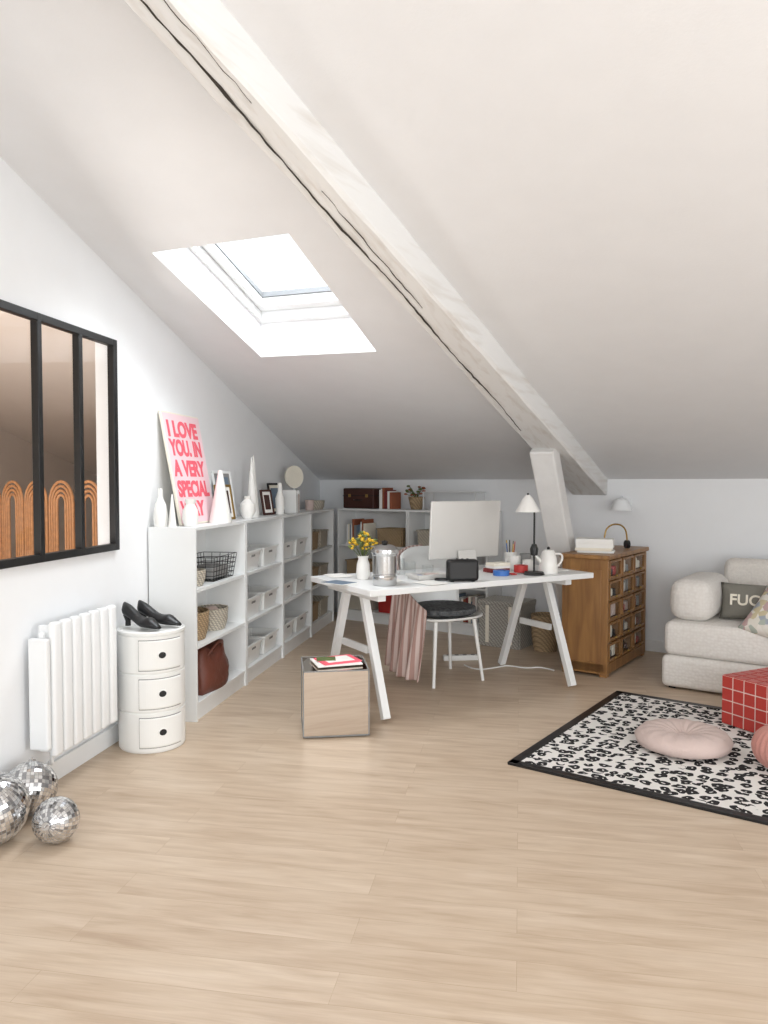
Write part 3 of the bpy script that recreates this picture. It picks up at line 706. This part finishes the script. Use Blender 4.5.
# ------------------------------------------------------------ mirrored cube
g=G('mirrored_cube_table',(-.965,3.945,0),17.7)
s=.34
box('mirror_body',(s-.006,s-.006,s-.006),(0,0,s/2+.006),MIRROR,g,bev=.001)
for a in (-1,1):
    for b in (-1,1):
        box('edge_strip',(.006,.006,s),(a*(s/2-.003),b*(s/2-.003),s/2+.006),GREY,g,bev=0)
        box('edge_strip',(s,.006,.006),(0,a*(s/2-.003),s/2+.006+b*(s/2-.003)),GREY,g,bev=0);box('edge_strip',(.006,s,.006),(a*(s/2-.003),0,s/2+.006+b*(s/2-.003)),GREY,g,bev=0)
box('base',(s-.03,s-.03,.008),(0,0,.004),BLACK,g,bev=0)
g=G('magazine_pile',(-.955,3.95,.347+.002),28)
box('magazine',(.24,.19,.008),(0,0,.004),PAPER,g,bev=.001);box('magazine',(.21,.165,.007),(.01,.005,.0116),PINK,g,rot=(0,0,R(8)),bev=.001);box('cover_panel',(.15,.12,.001),(.01,.005,.0157),PAPER,g,rot=(0,0,R(8)),bev=0);box('magazine',(.10,.08,.004),(-.05,.02,.018),LEAF,g,rot=(0,0,R(-12)),bev=.001)

# ------------------------------------------------------------ wooden glass-front cabinet
cw,cl,ch=.86,.32,.82
c0=en(-1.70,5.01)
g=G('wooden_display_cabinet',(c0[0],c0[1],0),65)
t=.025
box('side_near',(t,cl,ch-.06),(t/2,cl/2,(ch-.06)/2+.03),OAK,g);box('side_far',(t,cl,ch-.06),(cw-t/2,cl/2,(ch-.06)/2+.03),OAK,g)
box('top',(cw+.03,cl+.03,.03),(cw/2,cl/2,ch-.015),OAK,g,bev=.006);box('bottom',(cw,cl-.004,.07),(cw/2,cl/2,.055),OAK,g);box('back',(cw-.04,.012,ch-.1),(cw/2,cl-.01,ch/2),OAK,g)
for x in (.03,cw-.03):
    for y in (.03,cl-.03): box('foot',(.05,.05,.03),(x,y,.015),OAK,g)
box('panel_near',(.006,cl-.09,ch-.2),(-.001,cl/2,ch/2),OAK,g)
cols_,rows_=3,5
iw=(cw-2*t)/cols_;ih=(ch-.03-.09)/rows_
for i in range(1,cols_): box('divider',(.018,cl-.03,ch-.12),(t+i*iw,cl/2,ch/2+.03),OAK,g)
for j in range(rows_+1): box('divider_rail',(cw-2*t,cl-.03,.014),(cw/2,cl/2-.004,.09+j*ih),OAK,g)
cc=[PAPER,RED,TERRA,CREAM,BLACK,PINKC,DKWOOD,GREY]
for i in range(cols_):
    for j in range(rows_):
        x=t+(i+.5)*iw;z=.09+(j+.5)*ih
        for s_ in (-1,1):
            box('drawer_stile',(.014,.012,ih-.02),(x+s_*(iw/2-.02),.004,z),OAK,g,bev=.001);box('drawer_rail',(iw-.03,.0125,.014),(x,.004,z+s_*(ih/2-.017)),OAK,g,bev=.001)
        bm=bmesh.new();bm.faces.new([bm.verts.new((x+p*(iw/2-.027),.008,z+q*(ih/2-.024))) for p,q in((-1,-1),(1,-1),(1,1),(-1,1))]);fin(bm,'drawer_glass',GLASS,g)
        box('drawer_tray',(iw-.03,cl-.07,.008),(x,cl/2,z-ih/2+.014),DKWOOD,g,bev=0)
        for k in range(3): 
            hh=random.uniform(.04,ih-.05);box('folded_item',(.055,.14,hh),(x+(k-1)*.068,.10,z-ih/2+.018+hh/2),random.choice(cc),g,bev=.008)
        sph('knob',.009,(x,-.006,z-ih/2+.022),BRASS,g,seg=12)
books('book_stack',en(-1.86,5.20,ch+.001),-10,4,.22,.25,.17,[PAPER,CREAM,WHITEP,PAPER],True)
g=G('headphones',en(-1.84,5.58,ch+.001),20)
tube('band',[(-.09,0,.03),(-.09,0,.12),(-.05,0,.17),(.0,0,.18),(.05,0,.17),(.09,0,.12),(.09,0,.03)],.006,BRASS,g)
for s_ in(-1,1): cyl('ear_cup',.03,.025,(s_*.09-.0125,0,.03),BLACK,g,rot=(0,R(90),0))
sp=en(pt_e(.76,6.31)+.07,6.04,1.15);g=G('wall_sconce',sp,-25)
cyl('plate',.045,.012,(0,0,0),WHITEM,g,rot=(R(90),0,0));tube('arm',[(0,-.01,0),(0,-.08,.03),(0,-.12,.05),(0,-.13,.02)],.006,WHITEM,g)
lathe('shade',[(.085,-.06),(.05,.02),(.018,.035),(.015,.03),(.045,.015),(.081,-.06)],WHITEM,g,(0,-.13,.0))

# ------------------------------------------------------------ sofa
s0=en(-1.345,4.98);g=G('sofa_bed',(s0[0],s0[1],0),-25)
SL,SD=1.95,.90
def quilt():
    m,nt,b=newmat('quilted_cotton'); L=nt.links
    tc=N(nt,'ShaderNodeTexCoord');v=N(nt,'ShaderNodeTexVoronoi',Scale=50.0,Randomness=.6);L.new(tc.outputs['Object'],v.inputs['Vector'])
    r=N(nt,'ShaderNodeValToRGB');r.color_ramp.elements[0].color=(*hexc('#EAE6E0'),1);r.color_ramp.elements[1].color=(*hexc('#DCD6CF'),1)
    L.new(v.outputs['Distance'],r.inputs['Fac']);L.new(r.outputs['Color'],b.inputs['Base Color'])
    bp=N(nt,'ShaderNodeBump',Strength=.4,Distance=.006);bp.invert=True;L.new(v.outputs['Distance'],bp.inputs['Height']);L.new(bp.outputs['Normal'],b.inputs['Normal'])
    b.inputs['Roughness'].default_value=.95;b.inputs['Sheen Weight'].default_value=.1;return m
Q=quilt()
softbox('base_mattress',(SL,SD,.20),(SL/2,SD/2,.112),Q,g,bev=.035)
softbox('seat_mattress',(SL-.02,SD-.02,.215),(SL/2,SD/2,.318),Q,g,bev=.045)
for x in (.06,SL-.06):
    for y in (.06,SD-.06): box('foot',(.04,.04,.016),(x,y,.008),BLACK,g,bev=0)
softbox('arm_roll',(.27,.62,.27),(.150,.38,.555),Q,g,bev=.09)
softbox('back_cushion',(.96,.20,.36),(.70,.78,.60),BOUCLE,g,rot=(R(-8),0,0),bev=.06)
softbox('back_cushion_b',(.72,.20,.36),(1.56,.78,.60),BOUCLE,g,rot=(R(-8),0,0),bev=.06)
g2=G('lettered_cushion');g2.parent=g;g2.location=(.50,.34,.545);g2.rotation_euler=(R(70),0,R(6))
pillow('cover',.44,.24,.12,OLIVE,g2);text('lettering','FUCK',.095,CREAM,g2,(-.16,-.035,.056),(0,0,0),ext=.006,bold=.002)
g3=G('printed_cushion');g3.parent=g;g3.location=(.69,.10,.51);g3.rotation_euler=(R(42),R(8),R(-20))
pillow('cover',.42,.38,.13,PATCH,g3)
# ------------------------------------------------------------ rug
g=G('leopard_rug',en(pt_e(-.045,3.56),3.206),-25.6)
rl,rw_=2.25,1.50
box('pile',(rl-.06,rw_-.06,.010),(rl/2,rw_/2,.006),LEO,g,bev=0)
for x,y,a,b in ((rl/2,.02,rl,.048),(rl/2,rw_-.02,rl,.048),(.02,rw_/2,.048,rw_),(rl-.02,rw_/2,.048,rw_)): box('border',(a,b,.0125),(x,y,.0062),BLACK,g,bev=.002)
RZ=.0128
TC=(1.075,4.345);g=G('tiled_cube_table',(TC[0],TC[1],RZ),-53)
bl,bw,bh=.27,.40,.26
box('core',(bl-.004,bw-.004,bh-.004),(bl/2,bw/2,bh/2),GROUT,g,bev=0)
tt=.060
for i in range(4):
    for k in range(4):
        x=(i+.5)*bl/4;z=(k+.5)*bh/4
        for y in (0,bw): box('tile',(tt,.004,tt-.001),(x,y,z),REDTILE,g,bev=.001,seg=1)
for j in range(6):
    for k in range(4):
        y=(j+.5)*bw/6;z=(k+.5)*bh/4
        for x in (0,bl): box('tile',(.004,tt,tt-.001),(x,y,z),REDTILE,g,bev=.001,seg=1)
    for i in range(4):
        box('tile',(tt,tt,.004),((i+.5)*bl/4,(j+.5)*bw/6,bh),REDTILE,g,bev=.001,seg=1)
g=G('round_floor_cushion',(.79,3.90,RZ))
bm=bmesh.new();rr=[];ns=96
prof=[(.02,.060),(.05,.078),(.10,.094),(.16,.094),(.20,.08),(.225,.05),(.215,.02),(.17,.002)]
for q,(r,z) in enumerate(prof):
    am=.0022 if q<6 else 0
    rr.append([bm.verts.new((r*math.cos(2*math.pi*i/ns),r*math.sin(2*math.pi*i/ns),z+am*math.sin(16*2*math.pi*i/ns))) for i in range(ns)])
for a,b in zip(rr,rr[1:]):
    for i in range(ns):bm.faces.new((a[i],a[(i+1)%ns],b[(i+1)%ns],b[i]))
bm.faces.new(rr[0]);bm.faces.new(rr[-1]);fin(bm,'cover',PINKC,g,smooth=True)
sph('button',.022,(0,0,.064),PINKC,g,(1,1,.4),16)
g=G('ribbed_pouf',(1.155,3.655,RZ));bm=bmesh.new();rr=[];ns=96
for j in range(1,16):
    a=math.pi*j/16
    rr.append([bm.verts.new((.115*math.sin(a)*(1+.04*math.cos(24*2*math.pi*i/ns))*math.cos(2*math.pi*i/ns),.115*math.sin(a)*(1+.04*math.cos(24*2*math.pi*i/ns))*math.sin(2*math.pi*i/ns),.105-.105*math.cos(a))) for i in range(ns)])
for a,b in zip(rr,rr[1:]):
    for i in range(ns):bm.faces.new((a[i],a[(i+1)%ns],b[(i+1)%ns],b[i]))
bm.faces.new(rr[0]);bm.faces.new(rr[-1]);fin(bm,'cover',PINKR,g,smooth=True);cyl('top_button',.018,.008,(0,0,.205),PINKR,g)
# woven chest, basket and power strip behind the desk
g=G('woven_storage_chest',en(-2.73,5.62),-25);open_box('body',.37,.30,.33,WICKG,g,taper=.97,lip=.0);box('lid',(.38,.31,.035),(0,0,.348),WICKG,g,bev=.01)
for s_ in (-.1,.1): box('strap',(.03,.312,.30),(s_,0,.18),CREAM,g,bev=.004)
basket_round('wicker_basket',.112,.28,en(-2.39,5.60,0),WICK)
pts=[(-.38,5.45,.006),(-.30,5.30,.006),(-.15,5.42,.006),(-.08,5.50,.006),(.06,5.42,.006),(.15,5.50,.006),(.24,5.40,.006)]
tube('power_cable',pts,.005,WHITEP,res=8)
g=G('power_strip',(-.42,5.62,0),15);box('body',(.26,.05,.04),(0,0,.02),WHITEP,g,bev=.008)
for i in range(4): cyl('socket',.016,.001,(-.09+i*.06,0,.04),GREY,g)

# ------------------------------------------------------------ lights
w=bpy.data.worlds.new('World');sc.world=w;w.use_nodes=True
bg=w.node_tree.nodes['Background'];bg.inputs['Color'].default_value=(.94,.975,1,1);bg.inputs['Strength'].default_value=1.45
def area(name,loc,target,sx,sy,e,col):
    l=bpy.data.lights.new(name,'AREA');l.shape='RECTANGLE';l.size=sx;l.size_y=sy;l.energy=e;l.color=col
    o=bpy.data.objects.new(name,l);link(o);o.location=loc;o.rotation_euler=(Vector(target)-Vector(loc)).to_track_quat('-Z','Y').to_euler();return o
area('window_daylight',(.7,YB+.03,1.5),(.7,5,1.0),3.6,1.9,110,(.945,.975,1))
area('side_fill_light',(XR-.03,.5,1.3),(-2,1.2,1.1),2.7,1.3,54,(.945,.975,1))  # unseen lamp added to brighten the left wall
area('skylight_daylight',(cx,cy,cz(cx,cy)+.60),(cx-.0,cy-.1,0),.8,1.2,46,(.92,.96,1))
area('adjacent_fill_light',(-3.6,2.4,.35),(-3.6,2.9,3),1.6,1.6,72,(1,.96,.92))  # hidden upward lamp added to brighten the room behind the glass

cam=bpy.data.cameras.new('Camera');co=bpy.data.objects.new('Camera',cam);link(co)
co.location=(0,0,1.3);co.rotation_euler=(R(90-2.157),0,R(10));cam.sensor_fit='VERTICAL';cam.sensor_height=36;cam.lens=27.07;cam.clip_start=.05
sc.camera=co
